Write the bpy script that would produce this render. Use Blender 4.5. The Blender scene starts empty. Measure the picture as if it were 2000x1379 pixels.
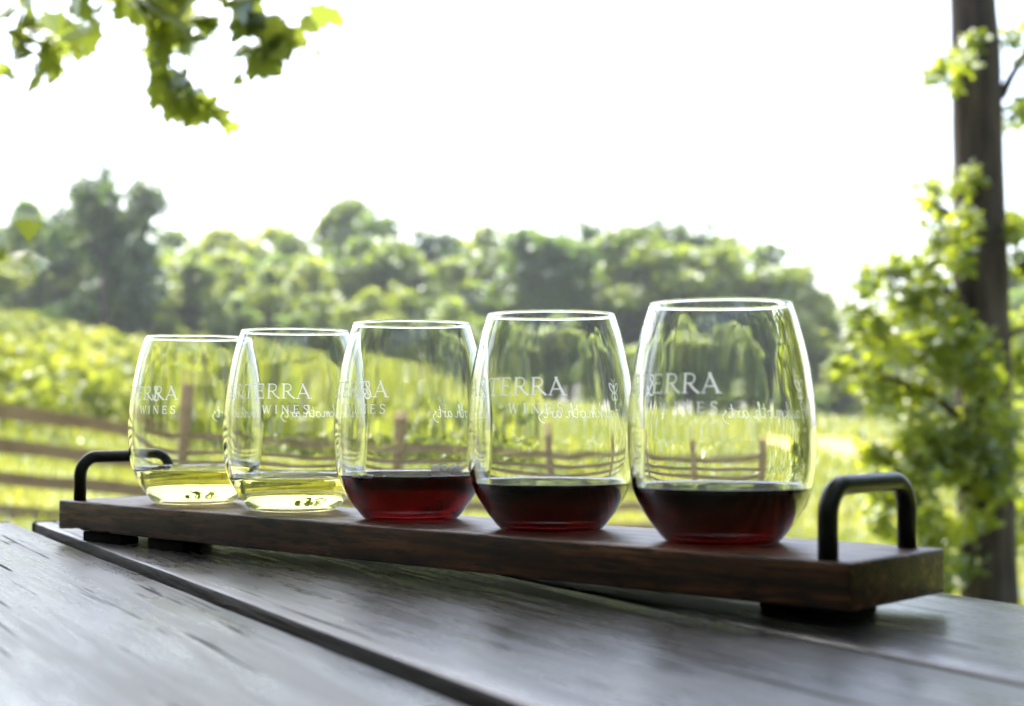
import bpy, math, random
from mathutils import Vector, Matrix, noise
rnd = random.Random(7)
R = math.radians
SC = bpy.context.scene
COL = SC.collection

# ------------------------------------------------------------------ camera frame
F, YH = 2708.0, 809.4                # focal length and horizon row, in pixels of the 2000 px wide photograph
PITCH = math.atan((YH - 689.5) / F)
TABLE_Z = 0.75
EYE = TABLE_Z + 0.0734

def at(x, y, Y):
    """pixel -> point at forward distance Y"""
    a, b = (x - 1000) / F, (689.5 - y) / F
    c, s = math.cos(PITCH), math.sin(PITCH)
    d = Vector((a, c - b * s, s + b * c)); d /= d.y
    return Vector((d.x * Y, Y, EYE + d.z * Y))

def on(x, y, z):
    """pixel -> point on the horizontal plane z"""
    p = at(x, y, 1.0)
    return Vector((0, 0, EYE)) + (p - Vector((0, 0, EYE))) * ((z - EYE) / (p.z - EYE))

# ------------------------------------------------------------------ mesh builder
class MB:
    def __init__(s): s.v = []; s.f = []; s.m = []
    def add(s, vs, fs, mi=0):
        o = len(s.v); s.v.extend([tuple(p) for p in vs])
        for f in fs: s.f.append(tuple(i + o for i in f)); s.m.append(mi)
    def box(s, c, size, rot=0.0, jit=0.0, mi=0):
        hx, hy, hz = size[0] / 2, size[1] / 2, size[2] / 2
        cr, sr = math.cos(rot), math.sin(rot); vs = []
        for dx, dy, dz in ((-1,-1,-1),(1,-1,-1),(1,1,-1),(-1,1,-1),(-1,-1,1),(1,-1,1),(1,1,1),(-1,1,1)):
            x, y, z = dx*hx + rnd.uniform(-jit, jit), dy*hy + rnd.uniform(-jit, jit), dz*hz + rnd.uniform(-jit, jit)
            vs.append((c[0] + x*cr - y*sr, c[1] + x*sr + y*cr, c[2] + z))
        s.add(vs, [(0,3,2,1),(4,5,6,7),(0,1,5,4),(1,2,6,5),(2,3,7,6),(3,0,4,7)], mi)
    def tube(s, pts, rad, n=10, caps=True, mi=0):
        pts = [Vector(p) for p in pts]; rings = []
        if not isinstance(rad, (list, tuple)): rad = [rad] * len(pts)
        t0 = (pts[1] - pts[0]).normalized()
        up = Vector((0, 0, 1)) if abs(t0.z) < .9 else Vector((1, 0, 0))
        u = t0.cross(up).normalized()
        vs = []
        for i, p in enumerate(pts):
            t = (pts[min(i+1, len(pts)-1)] - pts[max(i-1, 0)]).normalized()
            u = (u - t * u.dot(t)).normalized(); w = t.cross(u)
            for k in range(n):
                a = 2*math.pi*k/n
                vs.append(p + (u*math.cos(a) + w*math.sin(a)) * rad[i])
        fs = []
        for i in range(len(pts)-1):
            for k in range(n):
                a, b = i*n + k, i*n + (k+1) % n
                fs.append((a, b, b+n, a+n))
        if caps: fs.append(tuple(range(n))[::-1]); fs.append(tuple((len(pts)-1)*n + k for k in range(n)))
        s.add(vs, fs, mi)
    def lathe(s, prof, n=96, wob=None, cap=False, mi=0):
        vs = []; fs = []
        for (r, z) in prof:
            for k in range(n):
                a = 2*math.pi*k/n
                rr = r + (wob(a, z) if wob and r > .002 else 0)
                vs.append((rr*math.cos(a), rr*math.sin(a), z))
        m = len(prof)
        for i in range(m-1):
            for k in range(n):
                a, b = i*n + k, i*n + (k+1) % n
                fs.append((a, b, b+n, a+n))
        s.add(vs, fs, mi)
        if cap:
            o = len(s.v) - len(vs)
            s.f.append(tuple(o + k for k in range(n))[::-1]); s.m.append(mi)
            s.f.append(tuple(o + (m-1)*n + k for k in range(n))); s.m.append(mi)
    def build(s, name, mats, parent=None, smooth=False, mesh_only=False):
        me = bpy.data.meshes.new(name); me.from_pydata(s.v, [], s.f); 
        if not isinstance(mats, (list, tuple)): mats = [mats]
        for m in mats: me.materials.append(m)
        if len(mats) > 1: me.polygons.foreach_set('material_index', s.m)
        if smooth: me.polygons.foreach_set('use_smooth', [True]*len(s.f))
        me.update()
        if mesh_only: return me
        o = bpy.data.objects.new(name, me); COL.objects.link(o)
        if parent: o.parent = parent
        return o

def tag(o, label=None, cat=None, group=None, kind=None):
    if label: o['label'] = label
    if cat: o['category'] = cat
    if group: o['group'] = group
    if kind: o['kind'] = kind
    return o
def empty(name, loc=(0,0,0), rz=0.0):
    o = bpy.data.objects.new(name, None); COL.objects.link(o); o.empty_display_size = .05
    o.location = loc; o.rotation_euler = (0, 0, rz); return o
def obj(name, me, parent=None):
    o = bpy.data.objects.new(name, me); COL.objects.link(o)
    if parent: o.parent = parent
    return o
def bevel(o, w, seg=3):
    b = o.modifiers.new('b', 'BEVEL'); b.width = w; b.segments = seg; b.limit_method = 'ANGLE'; b.angle_limit = R(40)
    for p in o.data.polygons: p.use_smooth = True
    return o

# ------------------------------------------------------------------ materials
def mat(name):
    m = bpy.data.materials.new(name); m.use_nodes = True
    nt = m.node_tree; nt.nodes.clear()
    return m, nt, lambda t, **k: node(nt, t, **k)
def node(nt, t, **k):
    n = nt.nodes.new(t)
    for a, v in k.items():
        if a.startswith('i_'): n.inputs[a[2:].replace('_', ' ')].default_value = v
        else: setattr(n, a, v)
    return n
def ramp(nt, src, stops):
    n = nt.nodes.new('ShaderNodeValToRGB'); e = n.color_ramp.elements
    while len(e) < len(stops): e.new(.5)
    for el, (p, c) in zip(e, stops):
        el.position = p; el.color = (c[0], c[1], c[2], 1) if not isinstance(c, float) else (c, c, c, 1)
    nt.links.new(src, n.inputs[0]); return n.outputs[0]
def coords(nt, kind='Object', scale=(1,1,1), rot=(0,0,0)):
    tc = nt.nodes.new('ShaderNodeTexCoord'); mp = nt.nodes.new('ShaderNodeMapping')
    mp.inputs['Scale'].default_value = scale; mp.inputs['Rotation'].default_value = rot
    nt.links.new(tc.outputs[kind], mp.inputs[0]); return mp.outputs[0]
def tex(nt, vec, scale, detail=4, rough=.5, dist=0.0):
    n = nt.nodes.new('ShaderNodeTexNoise'); n.inputs['Scale'].default_value = scale
    n.inputs['Detail'].default_value = detail; n.inputs['Roughness'].default_value = rough; n.inputs['Distortion'].default_value = dist
    nt.links.new(vec, n.inputs['Vector']); return n.outputs['Fac']
def mixc(nt, f, a, b, mode='MIX'):
    n = nt.nodes.new('ShaderNodeMix'); n.data_type = 'RGBA'; n.blend_type = mode
    for s, v in ((0, f), (6, a), (7, b)):
        if hasattr(v, 'is_linked') or hasattr(v, 'links'): nt.links.new(v, n.inputs[s])
        else: n.inputs[s].default_value = v if isinstance(v, (int, float)) else (v[0], v[1], v[2], 1)
    return n.outputs[2]
def bump(nt, h, strength, dist):
    n = nt.nodes.new('ShaderNodeBump'); n.inputs['Strength'].default_value = strength; n.inputs['Distance'].default_value = dist
    nt.links.new(h, n.inputs['Height']); return n.outputs[0]
def principled(nt, col, rough=.5, spec=.5, normal=None, metal=0.0):
    p = nt.nodes.new('ShaderNodeBsdfPrincipled'); out = nt.nodes.new('ShaderNodeOutputMaterial')
    for key, v in (('Base Color', col), ('Roughness', rough)):
        if hasattr(v, 'links'): nt.links.new(v, p.inputs[key])
        else: p.inputs[key].default_value = v if isinstance(v, float) else (v[0], v[1], v[2], 1)
    p.inputs['Specular IOR Level'].default_value = spec; p.inputs['Metallic'].default_value = metal
    if normal: nt.links.new(normal, p.inputs['Normal'])
    nt.links.new(p.outputs[0], out.inputs[0]); return p

def leaf_mat(name, c1, c2, scale=3.0, trans=.45, gloss=.25, kind='Object', tcol=1.6, tb_=.45):
    m, nt, N = mat(name)
    f = tex(nt, coords(nt, kind), scale, 3)
    col = ramp(nt, f, [(.35, c1), (.65, c2)])
    if name.startswith('crown'):          # every tree of the wood has its own green
        oi = N('ShaderNodeObjectInfo')
        col = mixc(nt, 1.0, col, ramp(nt, oi.outputs['Random'], [(0.0, (.62, .78, .95)), (.5, (1.0, 1.0, 1.0)), (1.0, (1.18, 1.12, .85))]), 'MULTIPLY')
    d = N('ShaderNodeBsdfDiffuse'); t = N('ShaderNodeBsdfTranslucent'); g = N('ShaderNodeBsdfGlossy', i_Roughness=.5)
    g.inputs['Color'].default_value = (.9, .95, 1, 1)
    tc = mixc(nt, 1.0, col, (tcol, tcol*1.02, tcol*tb_), 'MULTIPLY')
    nt.links.new(col, d.inputs[0]); nt.links.new(tc, t.inputs[0])
    a = N('ShaderNodeMixShader'); a.inputs[0].default_value = trans
    nt.links.new(d.outputs[0], a.inputs[1]); nt.links.new(t.outputs[0], a.inputs[2])
    fr = N('ShaderNodeFresnel'); fr.inputs[0].default_value = 1.4
    mm = N('ShaderNodeMath', operation='MULTIPLY'); nt.links.new(fr.outputs[0], mm.inputs[0]); mm.inputs[1].default_value = gloss*2
    b = N('ShaderNodeMixShader'); nt.links.new(mm.outputs[0], b.inputs[0])
    nt.links.new(a.outputs[0], b.inputs[1]); nt.links.new(g.outputs[0], b.inputs[2])
    o = N('ShaderNodeOutputMaterial'); nt.links.new(b.outputs[0], o.inputs[0])
    return m

def glass_mat():
    m, nt, N = mat('clear_glass')
    g = N('ShaderNodeBsdfGlass', i_Roughness=0.0, i_IOR=1.5); g.inputs['Color'].default_value = (.994, .997, .995, 1)
    o = N('ShaderNodeOutputMaterial'); nt.links.new(g.outputs[0], o.inputs[0]); return m
def wine_mat(name, col, dens):
    m, nt, N = mat(name)
    g = N('ShaderNodeBsdfGlass', i_Roughness=0.0, i_IOR=1.34); g.inputs['Color'].default_value = (1, 1, 1, 1)
    v = N('ShaderNodeVolumeAbsorption', i_Density=dens); v.inputs['Color'].default_value = (*col, 1)
    o = N('ShaderNodeOutputMaterial'); nt.links.new(g.outputs[0], o.inputs[0]); nt.links.new(v.outputs[0], o.inputs[1]); return m
def etch_mat():
    m, nt, N = mat('white_etching')
    d = N('ShaderNodeBsdfDiffuse'); t = N('ShaderNodeBsdfTranslucent'); tr = N('ShaderNodeBsdfTransparent')
    d.inputs[0].default_value = (.92, .92, .92, 1); t.inputs[0].default_value = (.92, .92, .92, 1)
    a = N('ShaderNodeMixShader'); a.inputs[0].default_value = .85
    nt.links.new(d.outputs[0], a.inputs[1]); nt.links.new(t.outputs[0], a.inputs[2])
    b = N('ShaderNodeMixShader'); b.inputs[0].default_value = .06
    nt.links.new(a.outputs[0], b.inputs[1]); nt.links.new(tr.outputs[0], b.inputs[2])
    o = N('ShaderNodeOutputMaterial'); nt.links.new(b.outputs[0], o.inputs[0]); return m
def tray_mat():
    m, nt, N = mat('dark_walnut')
    g = coords(nt, 'Object', (9, 130, 130)); g2 = coords(nt, 'Object', (60, 700, 500)); g3 = coords(nt, 'Object', (22, 22, 22))
    f1 = tex(nt, g, 1.0, 5, .6, .6); f2 = tex(nt, g2, 1.0, 3, .6); f3 = tex(nt, g3, 1.0, 2)
    c = ramp(nt, f1, [(.38, (.014, .004, .002)), (.5, (.070, .024, .012)), (.62, (.20, .075, .034))])
    c = mixc(nt, ramp(nt, f2, [(.42, .85), (.52, 0.0)]), c, (.008, .004, .003))
    c = mixc(nt, ramp(nt, f3, [(.45, 0.0), (.6, .45)]), c, (.06, .020, .011))
    # (the pores are pits in the wood, so they also dent the varnish)
    principled(nt, c, ramp(nt, f2, [(.3, .52), (.7, .36)]), .42, bump(nt, f2, .28, .0004)); return m
def table_mat():
    m, nt, N = mat('weathered_table_boards')
    f1 = tex(nt, coords(nt, 'Object', (5, 85, 40)), 1.0, 6, .62, 1.2); f2 = tex(nt, coords(nt, 'Object', (24, 620, 200)), 1.0, 4, .65, .4)
    f3 = tex(nt, coords(nt, 'Object', (6, 13, 7)), 1.0, 4, .6); f4 = tex(nt, coords(nt, 'Object', (7, 240, 60)), 1.0, 3, .5, .4)
    c = ramp(nt, f1, [(.40, (.010, .008, .0075)), (.5, (.028, .025, .026)), (.60, (.080, .075, .078))])
    c = mixc(nt, ramp(nt, f2, [(.42, .85), (.50, 0.0)]), c, (.008, .006, .005))
    c = mixc(nt, ramp(nt, f3, [(.46, 0.0), (.62, .6)]), c, (.105, .10, .102))
    crack = ramp(nt, f4, [(.31, 1.0), (.36, 0.0)])
    c = mixc(nt, crack, c, (.004, .003, .003))
    vo = nt.nodes.new('ShaderNodeTexVoronoi'); nt.links.new(coords(nt, 'Object', (7, 15, 7)), vo.inputs['Vector']); vo.inputs['Scale'].default_value = 1.0
    c = mixc(nt, ramp(nt, vo.outputs['Distance'], [(.05, .95), (.13, 0.0)]), c, (.008, .006, .005))
    h = mixc(nt, .5, f1, mixc(nt, .5, f2, ramp(nt, f4, [(.30, 0.0), (.37, 1.0)])))
    rg = mixc(nt, .5, ramp(nt, f3, [(.42, .18), (.62, .42)]), ramp(nt, f1, [(.4, .45), (.6, .18)]))
    rg = mixc(nt, crack, rg, (.9, .9, .9))
    principled(nt, c, rg, .5, bump(nt, h, .9, .0010)); return m
def simple_wood(name, c1, c2, sc=(3, 3, 40), rough=.75):
    m, nt, N = mat(name)
    f = tex(nt, coords(nt, 'Object', sc), 1.0, 5, .6, .4)
    principled(nt, ramp(nt, f, [(.3, c1), (.7, c2)]), rough, .3, bump(nt, f, 1.0 if 'bark' in name else .5, .02 if 'bark' in name else .01)); return m

M_GLASS = glass_mat()
M_WHITEWINE = wine_mat('white_wine', (.93, .88, .28), 32)
M_REDWINE = wine_mat('red_wine', (.57, .05, .09), 235)
M_RUBY = wine_mat('ruby_wine', (.58, .04, .08), 172)
M_ETCH = etch_mat()
M_TRAY = tray_mat()
M_TABLE = table_mat()
M_EDGE = simple_wood('shaded_board_edge', (.008, .006, .005), (.022, .016, .013), (6, 60, 60), .75)  # dark brown board sides, with the shade of the gaps put into the colour
M_BLACK, nt, _ = mat('black_satin_metal')
principled(nt, (.006, .006, .007), ramp(nt, tex(nt, coords(nt), 60, 4), [(.3, .28), (.7, .38)]), .3, bump(nt, tex(nt, coords(nt), 900, 2), .08, .0002))
M_RUBBER, nt, _ = mat('black_rubber'); principled(nt, (.006, .005, .005), .9, .1)
M_FENCE = simple_wood('fence_wood', (.15, .09, .045), (.30, .20, .11), (3, 3, 12))
M_POST = simple_wood('trellis_post_wood', (.14, .10, .07), (.28, .21, .15))
M_BARK = simple_wood('bark', (.010, .007, .006), (.065, .048, .044), (26, 26, 3.4), .9)
M_BARKFAR = simple_wood('far_bark', (.05, .04, .03), (.10, .08, .06))
M_TREE = [leaf_mat('crown_green', (.080, .125, .028), (.19, .23, .040), .35, .5, .05, tcol=1.9),
          leaf_mat('crown_dark', (.042, .080, .034), (.11, .15, .042), .35, .45, .05, tcol=1.8),
          leaf_mat('crown_light', (.12, .17, .030), (.24, .27, .045), .35, .55, .05, tcol=1.9)]
M_VINE = leaf_mat('vine_leaves', (.12, .155, .03), (.26, .27, .055), .6, .55, .03)
M_NEAR = leaf_mat('near_leaves', (.085, .12, .022), (.25, .28, .045), 3.5, .6, .05, tcol=1.9)
M_MAPLE = leaf_mat('maple_leaves', (.105, .135, .045), (.17, .20, .055), 5, .6, .10)
M_GRASS = leaf_mat('grass_blades', (.13, .16, .03), (.27, .26, .06), .6, .5, .3)

m_ground, nt, _ = mat('meadow_ground')
v = coords(nt); a = tex(nt, v, .25, 5, .6); b = tex(nt, v, 6.0, 4, .6)
c = ramp(nt, a, [(.35, (.14, .18, .04)), (.6, (.25, .26, .07))])
c = mixc(nt, ramp(nt, b, [(.4, 0.0), (.7, .6)]), c, (.23, .28, .06))
# a patch of bare reddish soil out in the field, right of the glasses
sp = nt.nodes.new('ShaderNodeVectorMath'); sp.operation = 'DISTANCE'
mp = nt.nodes.new('ShaderNodeMapping'); tc = nt.nodes.new('ShaderNodeTexCoord'); nt.links.new(tc.outputs['Object'], mp.inputs[0])
mp.inputs['Scale'].default_value = (1, .30, 0); nt.links.new(mp.outputs[0], sp.inputs[0])
SOIL = at(1690, 880, 42); sp.inputs[1].default_value = (SOIL.x, SOIL.y * .30, 0)
sm = nt.nodes.new('ShaderNodeMath'); sm.operation = 'MULTIPLY_ADD'; nt.links.new(b, sm.inputs[0]); sm.inputs[1].default_value = 2.5; nt.links.new(sp.outputs['Value'], sm.inputs[2])
sd = nt.nodes.new('ShaderNodeMath'); sd.operation = 'MULTIPLY'; sd.inputs[1].default_value = .2; nt.links.new(sm.outputs[0], sd.inputs[0])
c = mixc(nt, ramp(nt, sd.outputs[0], [(.45, .85), (.85, 0.0)]), c, (.36, .20, .11))
principled(nt, c, .9, .2, bump(nt, b, .8, .05))

# ------------------------------------------------------------------ terrain
def lerp(t, a, b): return a + (b - a) * t
def interp(x, tb):
    if x <= tb[0][0]: return tb[0][1]
    for (a, b), (c, d) in zip(tb, tb[1:]):
        if x <= c: return b + (d - b) * (x - a) / (c - a)
    return tb[-1][1]
def sstep(a, b, x):
    t = max(0.0, min(1.0, (x - a) / (b - a))); return t*t*(3 - 2*t)
EDGE = [(-2500, 430), (-800, 500), (0, 625), (250, 680), (575, 735), (800, 775), (1070, 790), (1400, 812), (1650, 822), (1900, 826), (3500, 830)]
ZE = 72.0
def fence_y(px): return max(8.0, min(18.0, 10 + px / 1250 * 6))
def ground(x, y):
    if y < 2: return 0.0
    px = 1000 + F * x / max(y, 2)
    px = max(-2500, min(3500, px))
    yf = fence_y(px)
    zf = EYE - (1060 - YH) / F * yf
    if y < yf: return zf * sstep(2, yf, y)
    ze = EYE - (interp(px, EDGE) - YH) / F * ZE
    if y < ZE:
        return lerp((y - yf) / (ZE - yf), zf, ze)
    return ze + min(y - ZE, 60) * .01
xs = [-400, -250, -160, -110] + [-80 + 2.0*i for i in range(81)] + [110, 160, 250, 400]
ys = [-60, -20, -6, 0] + [2 + .8*i for i in range(30)] + [27 + 2.2*i for i in range(50)] + [150, 200, 300, 500, 800]
mb = MB()
mb.add([(x, y, ground(x, y) + (noise.noise((x*.35, y*.35, 0))*.05 if 4 < y < 70 else 0)) for y in ys for x in xs],
       [(j*len(xs)+i, j*len(xs)+i+1, (j+1)*len(xs)+i+1, (j+1)*len(xs)+i) for j in range(len(ys)-1) for i in range(len(xs)-1)])
tag(mb.build('ground', m_ground, smooth=True), kind='structure')

# ------------------------------------------------------------------ foliage helpers
def rvec():
    while True:
        v = Vector((rnd.uniform(-1,1), rnd.uniform(-1,1), rnd.uniform(-1,1)))
        if .05 < v.length < 1: return v.normalized()
def frame(n):
    t = rvec(); u = (t - n * t.dot(n)).normalized(); return u, n.cross(u)
def leaf4(mb, p, n, s):
    u, w = frame(n)
    mb.add([p - u*s*.5, p + w*s*.32 - n*s*.06, p + u*s*.5, p - w*s*.32 - n*s*.06], [(0, 1, 2), (0, 2, 3)])
def leaf_near(mb, p, n, s, u=None):
    if u is None: u, w = frame(n)
    else: u = (u - n*u.dot(n)).normalized(); w = n.cross(u)
    pts = [(0, 0, 0), (.25, .24, -.05), (.55, .27, -.06), (.82, .14, -.03), (1, 0, -.10), (.82, -.14, -.03), (.55, -.27, -.06), (.25, -.24, -.05), (.5, 0, .03)]
    mb.add([p + u*a*s + w*b*s + n*c*s for a, b, c in pts], [(8, i, (i+1) % 8) for i in range(8)])
MAPLE = [(0,0),(.10,.06),(.16,.22),(.08,.36),(.22,.33),(.30,.46),(.42,.36),(.46,.22),(.62,.34),(.60,.24),(.74,.26),(.72,.14),(.86,.10),(1,0)]
MAPLE = MAPLE + [(a, -b) for a, b in MAPLE[-2:0:-1]]
def leaf_maple(mb, p, n, s, u=None):
    if u is None: u, w = frame(n)
    else: u = (u - n*u.dot(n)).normalized(); w = n.cross(u)
    k = len(MAPLE); br = rnd.uniform(.1, .35)
    mb.add([p + u*a*s + w*b*s*1.1 - n*s*br*(a*a*.6 + b*b) for a, b in MAPLE] + [p + u*.42*s], [(k, i, (i+1) % k) for i in range(k)])

def crown_mesh(name, m, lobes, n, s, fn=leaf4):
    mb = MB(); tot = sum(l[3]*l[4] for l in lobes)
    for (cx, cy, cz, rx, rz) in lobes:
        for _ in range(int(n * rx * rz / tot)):
            d = rvec(); r = rnd.random() ** .45
            r *= .86 + .34*noise.noise(d*2.3 + Vector((cx, cy, cz)))
            if noise.noise(Vector((cx + d.x*rx*r, cy + d.y*rx*r, cz + d.z*rz*r)) * .85 / max(.2, s*2.2)) < -.16: continue
            p = Vector((cx + d.x*rx*r, cy + d.y*rx*r, cz + d.z*rz*r))
            nn = (rvec() + d*.5 + Vector((0, 0, .5))).normalized()
            fn(mb, p, nn, s * rnd.uniform(.6, 1.3))
    return mb.build(name, m, mesh_only=True)

# ------------------------------------------------------------------ the wood behind the vineyard
def far_variant(k, tall):
    rr = random.Random(100 + k)
    lobes = [(0, 0, tall*.55, tall*.20, tall*.30)]
    for i in range(15):
        a = rr.uniform(0, 6.28); h = rr.uniform(.08, .96) if i > 3 else rr.uniform(.05, .3)
        q = (.22 if h < .75 else .12) * rr.uniform(.5, 1.15) * tall
        lobes.append((q*math.cos(a), q*math.sin(a), h*tall*.93, tall*rr.uniform(.09, .16), tall*rr.uniform(.07, .12)))
    cm = crown_mesh('crown', M_TREE[k % 3], lobes, 9500, tall*.040)
    t = MB(); t.tube([(0,0,-.5), (.05,0,tall*.25), (-.05,.1,tall*.5), (0,0,tall*.85)], [tall*.022, tall*.018, tall*.013, tall*.004], 7)
    for i in range(5):
        a = rr.uniform(0, 6.28); h = rr.uniform(.25, .6)*tall
        t.tube([(0,0,h), (math.cos(a)*tall*.1, math.sin(a)*tall*.1, h+tall*.08), (math.cos(a)*tall*.2, math.sin(a)*tall*.2, h+tall*.2)], [tall*.010, tall*.007, tall*.003], 5)
    return cm, t.build('trunk', M_BARKFAR, mesh_only=True)
VAR = [far_variant(k, 10.0) for k in range(7)]
def far_tree(px, ytop, Z, k, label, group, wide=1.0):
    p = at(px, ytop, Z); g = ground(p.x, Z)
    h = (p.z - g) / (9.9 if group.startswith('front') else 8.2 if px == 205 else 8.8)
    o = empty('broadleaf_tree', (p.x, Z, g), rnd.uniform(0, 6.28))
    o.scale = (h*wide, h*wide, h)
    tag(o, label, 'tree', group)
    obj('crown', VAR[k][0], o); obj('trunk', VAR[k][1], o)
WOOD = 'trees of the wood behind the vineyard'
sky_trees = [
 (-60, 395, 84, 0, 1.2, 'tree of the wood cut off by the left edge of the picture'),
 (60, 395, 88, 2, 1.0, 'grey-green tree just left of the tallest dark tree'),
 (118, 372, 80, 1, .95, 'dark shoulder tree touching the left side of the tallest tree'),
 (205, 312, 72, 1, .85, 'tallest dark tree of the wood, standing well above the vineyard at the left'),
 (262, 400, 76, 4, .8, 'dark tree tucked against the right side of the tallest tree'),
 (370, 456, 104, 3, 1.2, 'low tree in the dip of the skyline right of the tallest tree'),
 (480, 450, 106, 5, 1.4, 'broad rounded tree above the second glass from the left'),
 (570, 430, 125, 1, .7, 'small bluish treetop poking up behind the broad rounded tree'),
 (655, 408, 104, 0, 1.0, 'tall rounded tree on the skyline above the gap between the second and third glasses'),
 (725, 440, 102, 6, 1.0, 'tree on the skyline above the left rim of the third glass'),
 (825, 438, 100, 4, .9, 'narrow pointed tree on the skyline above the third glass'),
 (880, 458, 104, 2, 1.0, 'tree in the low stretch of skyline left of the fourth glass'),
 (950, 448, 100, 3, 1.0, 'tree on the skyline above the left rim of the fourth glass'),
 (1045, 416, 98, 1, 1.05, 'rounded dark tree on the skyline above the fourth glass'),
 (1135, 422, 100, 4, .85, 'slim dark tree on the skyline above the right rim of the fourth glass'),
 (1225, 410, 98, 1, .9, 'tall tree with sky gaps, above the gap between the fourth and fifth glasses'),
 (1335, 416, 96, 4, 1.0, 'tall flat-topped tree on the skyline above the fifth glass'),
 (1430, 478, 98, 0, 1.0, 'tree stepping down on the skyline above the right half of the fifth glass'),
 (1510, 482, 94, 3, 1.1, 'rounded tree above the right rim of the fifth glass'),
 (1585, 530, 92, 6, .9, 'lower tree at the right end of the skyline, before the bright gap'),
 (1660, 585, 96, 1, 1.0, 'tree filling the low gap left of the leafy trunk'),
 (1740, 560, 104, 4, 1.0, 'distant tree half hidden by the bright leaves beside the trunk'),
 (1850, 520, 100, 1, 1.2, 'distant tree directly behind the leafy trunk'),
 (1975, 530, 100, 0, 1.2, 'distant tree seen right of the leafy trunk'),
]
for (px, yt, Z, k, w, lb) in sky_trees: far_tree(px, yt, Z, k, lb, WOOD, w)
SKY = [(-100,430),(90,430),(205,400),(300,480),(450,470),(560,460),(655,440),(800,480),(950,480),(1060,445),(1200,445),(1340,445),(1440,500),(1560,540),(1650,600),(1900,560),(2100,540)]
for px in range(-90, 2080, 75):
    far_tree(px + rnd.uniform(-15, 15), interp(px, SKY) + rnd.uniform(15, 50), rnd.uniform(88, 94), rnd.choice([0, 3, 5, 6, 2]),
             'mid-depth tree of the wood, its crown seen between the skyline trees and the front row', 'middle row of the wood', rnd.uniform(1.2, 1.6))
i = 0
for px in range(-120, 2080, 62):
    base = interp(px, EDGE)
    i += 1
    far_tree(px + rnd.uniform(-20, 20), base - rnd.uniform(110, 225) + (50 if px > 1500 else 0), rnd.uniform(74, 84), [2, 5, 0, 2, 3, 5, 6][i % 7],
             'lower leafy tree along the front edge of the wood, below the skyline', 'front row of the wood', rnd.uniform(1.1, 1.5))

# ------------------------------------------------------------------ vineyard rows
def vine_row(Y0, label):
    ul, ur = -.56, .02
    xl = ul*Y0/(1 - .35*ul); xr = ur*Y0/(1 - .35*ur)
    o = empty('vine_row', ((xl+xr)/2, Y0 + .35*(xl+xr)/2, 0)); ox, oy = o.location.x, o.location.y
    tag(o, label, 'vine row', 'rows of young vines on the slope')
    mb = MB(); L = xr - xl
    n = int(340 * L * (1.0 if Y0 < 40 else .7)); ls = .12 * (1 + Y0/60)
    for _ in range(n):
        x = rnd.uniform(xl, xr); ph = noise.noise((x*.8, Y0, 3)); ht = .75 + .35*ph + .25*noise.noise((x*2.7, Y0, 9))
        if noise.noise((x*.5, Y0*1.7, 5)) < -.33: continue
        y = Y0 + .35*x + rnd.gauss(0, .16); z = ground(x, y) + ht * rnd.random() ** .7 + .05
        leaf4(mb, Vector((x - ox, y - oy, z)), (rvec() + Vector((0, -.2, .5))).normalized(), ls*rnd.uniform(.6, 1.3))
    mb.build('foliage', M_VINE, o)
    if Y0 < 30:
        x = xl + 1
        while x < xr:
            p = MB(); y = Y0 + .35*x; g = ground(x, y)
            p.tube([(x-ox, y-oy, g-.1), (x-ox+.01, y-oy, g+.6), (x-ox, y-oy, g+1.25)], [.035, .033, .03], 8)
            p.build('trellis_post', M_POST, o); x += 5.5
yy = 19.5; idx = 0
ordn = ['nearest', 'second', 'third', 'fourth', 'fifth', 'sixth', 'seventh', 'eighth', 'ninth', 'tenth', 'eleventh', 'twelfth', 'thirteenth', 'fourteenth', 'fifteenth', 'sixteenth', 'seventeenth', 'eighteenth']
while yy < 70:
    vine_row(yy, 'green vine row on the sloping field, ' + (ordn[idx] + ' row behind the rail fence' if idx else 'the nearest row behind the rail fence'))
    yy += 2.6 + idx*.07; idx += 1

# grass: uncountable
mb = MB()
def blade(mb, x, y, h, w):
    g = ground(x, y) - .01; a = rnd.uniform(0, 6.28); dx, dy = math.cos(a)*w, math.sin(a)*w
    lx, ly = rnd.gauss(0, .25)*h, rnd.gauss(0, .25)*h
    mb.add([(x-dx, y-dy, g), (x+dx, y+dy, g), (x+dx*.7+lx*.4, y+dy*.7+ly*.4, g+h*.6), (x-dx*.7+lx*.4, y-dy*.7+ly*.4, g+h*.6), (x+lx, y+ly, g+h)], [(0, 1, 2, 3), (3, 2, 4)])
for _ in range(42000):
    y = 3 + 20 * rnd.random() ** .8; x = rnd.uniform(-.52, .50) * y
    if noise.noise((x*.9, y*.9, 0)) < -.2 and rnd.random() < .6: continue
    blade(mb, x, y, rnd.uniform(.10, .34) * (1 + .5*noise.noise((x*.4, y*.4, 4))), .006 + y*.0006)
for _ in range(40000):
    y = 20 + 50 * rnd.random(); x = rnd.uniform(-.50, .48) * y
    if math.hypot(x - SOIL.x, (y - SOIL.y)*.30) < 2.6 + 1.2*noise.noise((x*.6, y*.3, 7)): continue
    blade(mb, x, y, rnd.uniform(.2, .45), .02 + y*.0007)
tag(mb.build('grass', M_GRASS), 'long yellow-green grass growing on the meadow', 'grass', kind='stuff')

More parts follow.
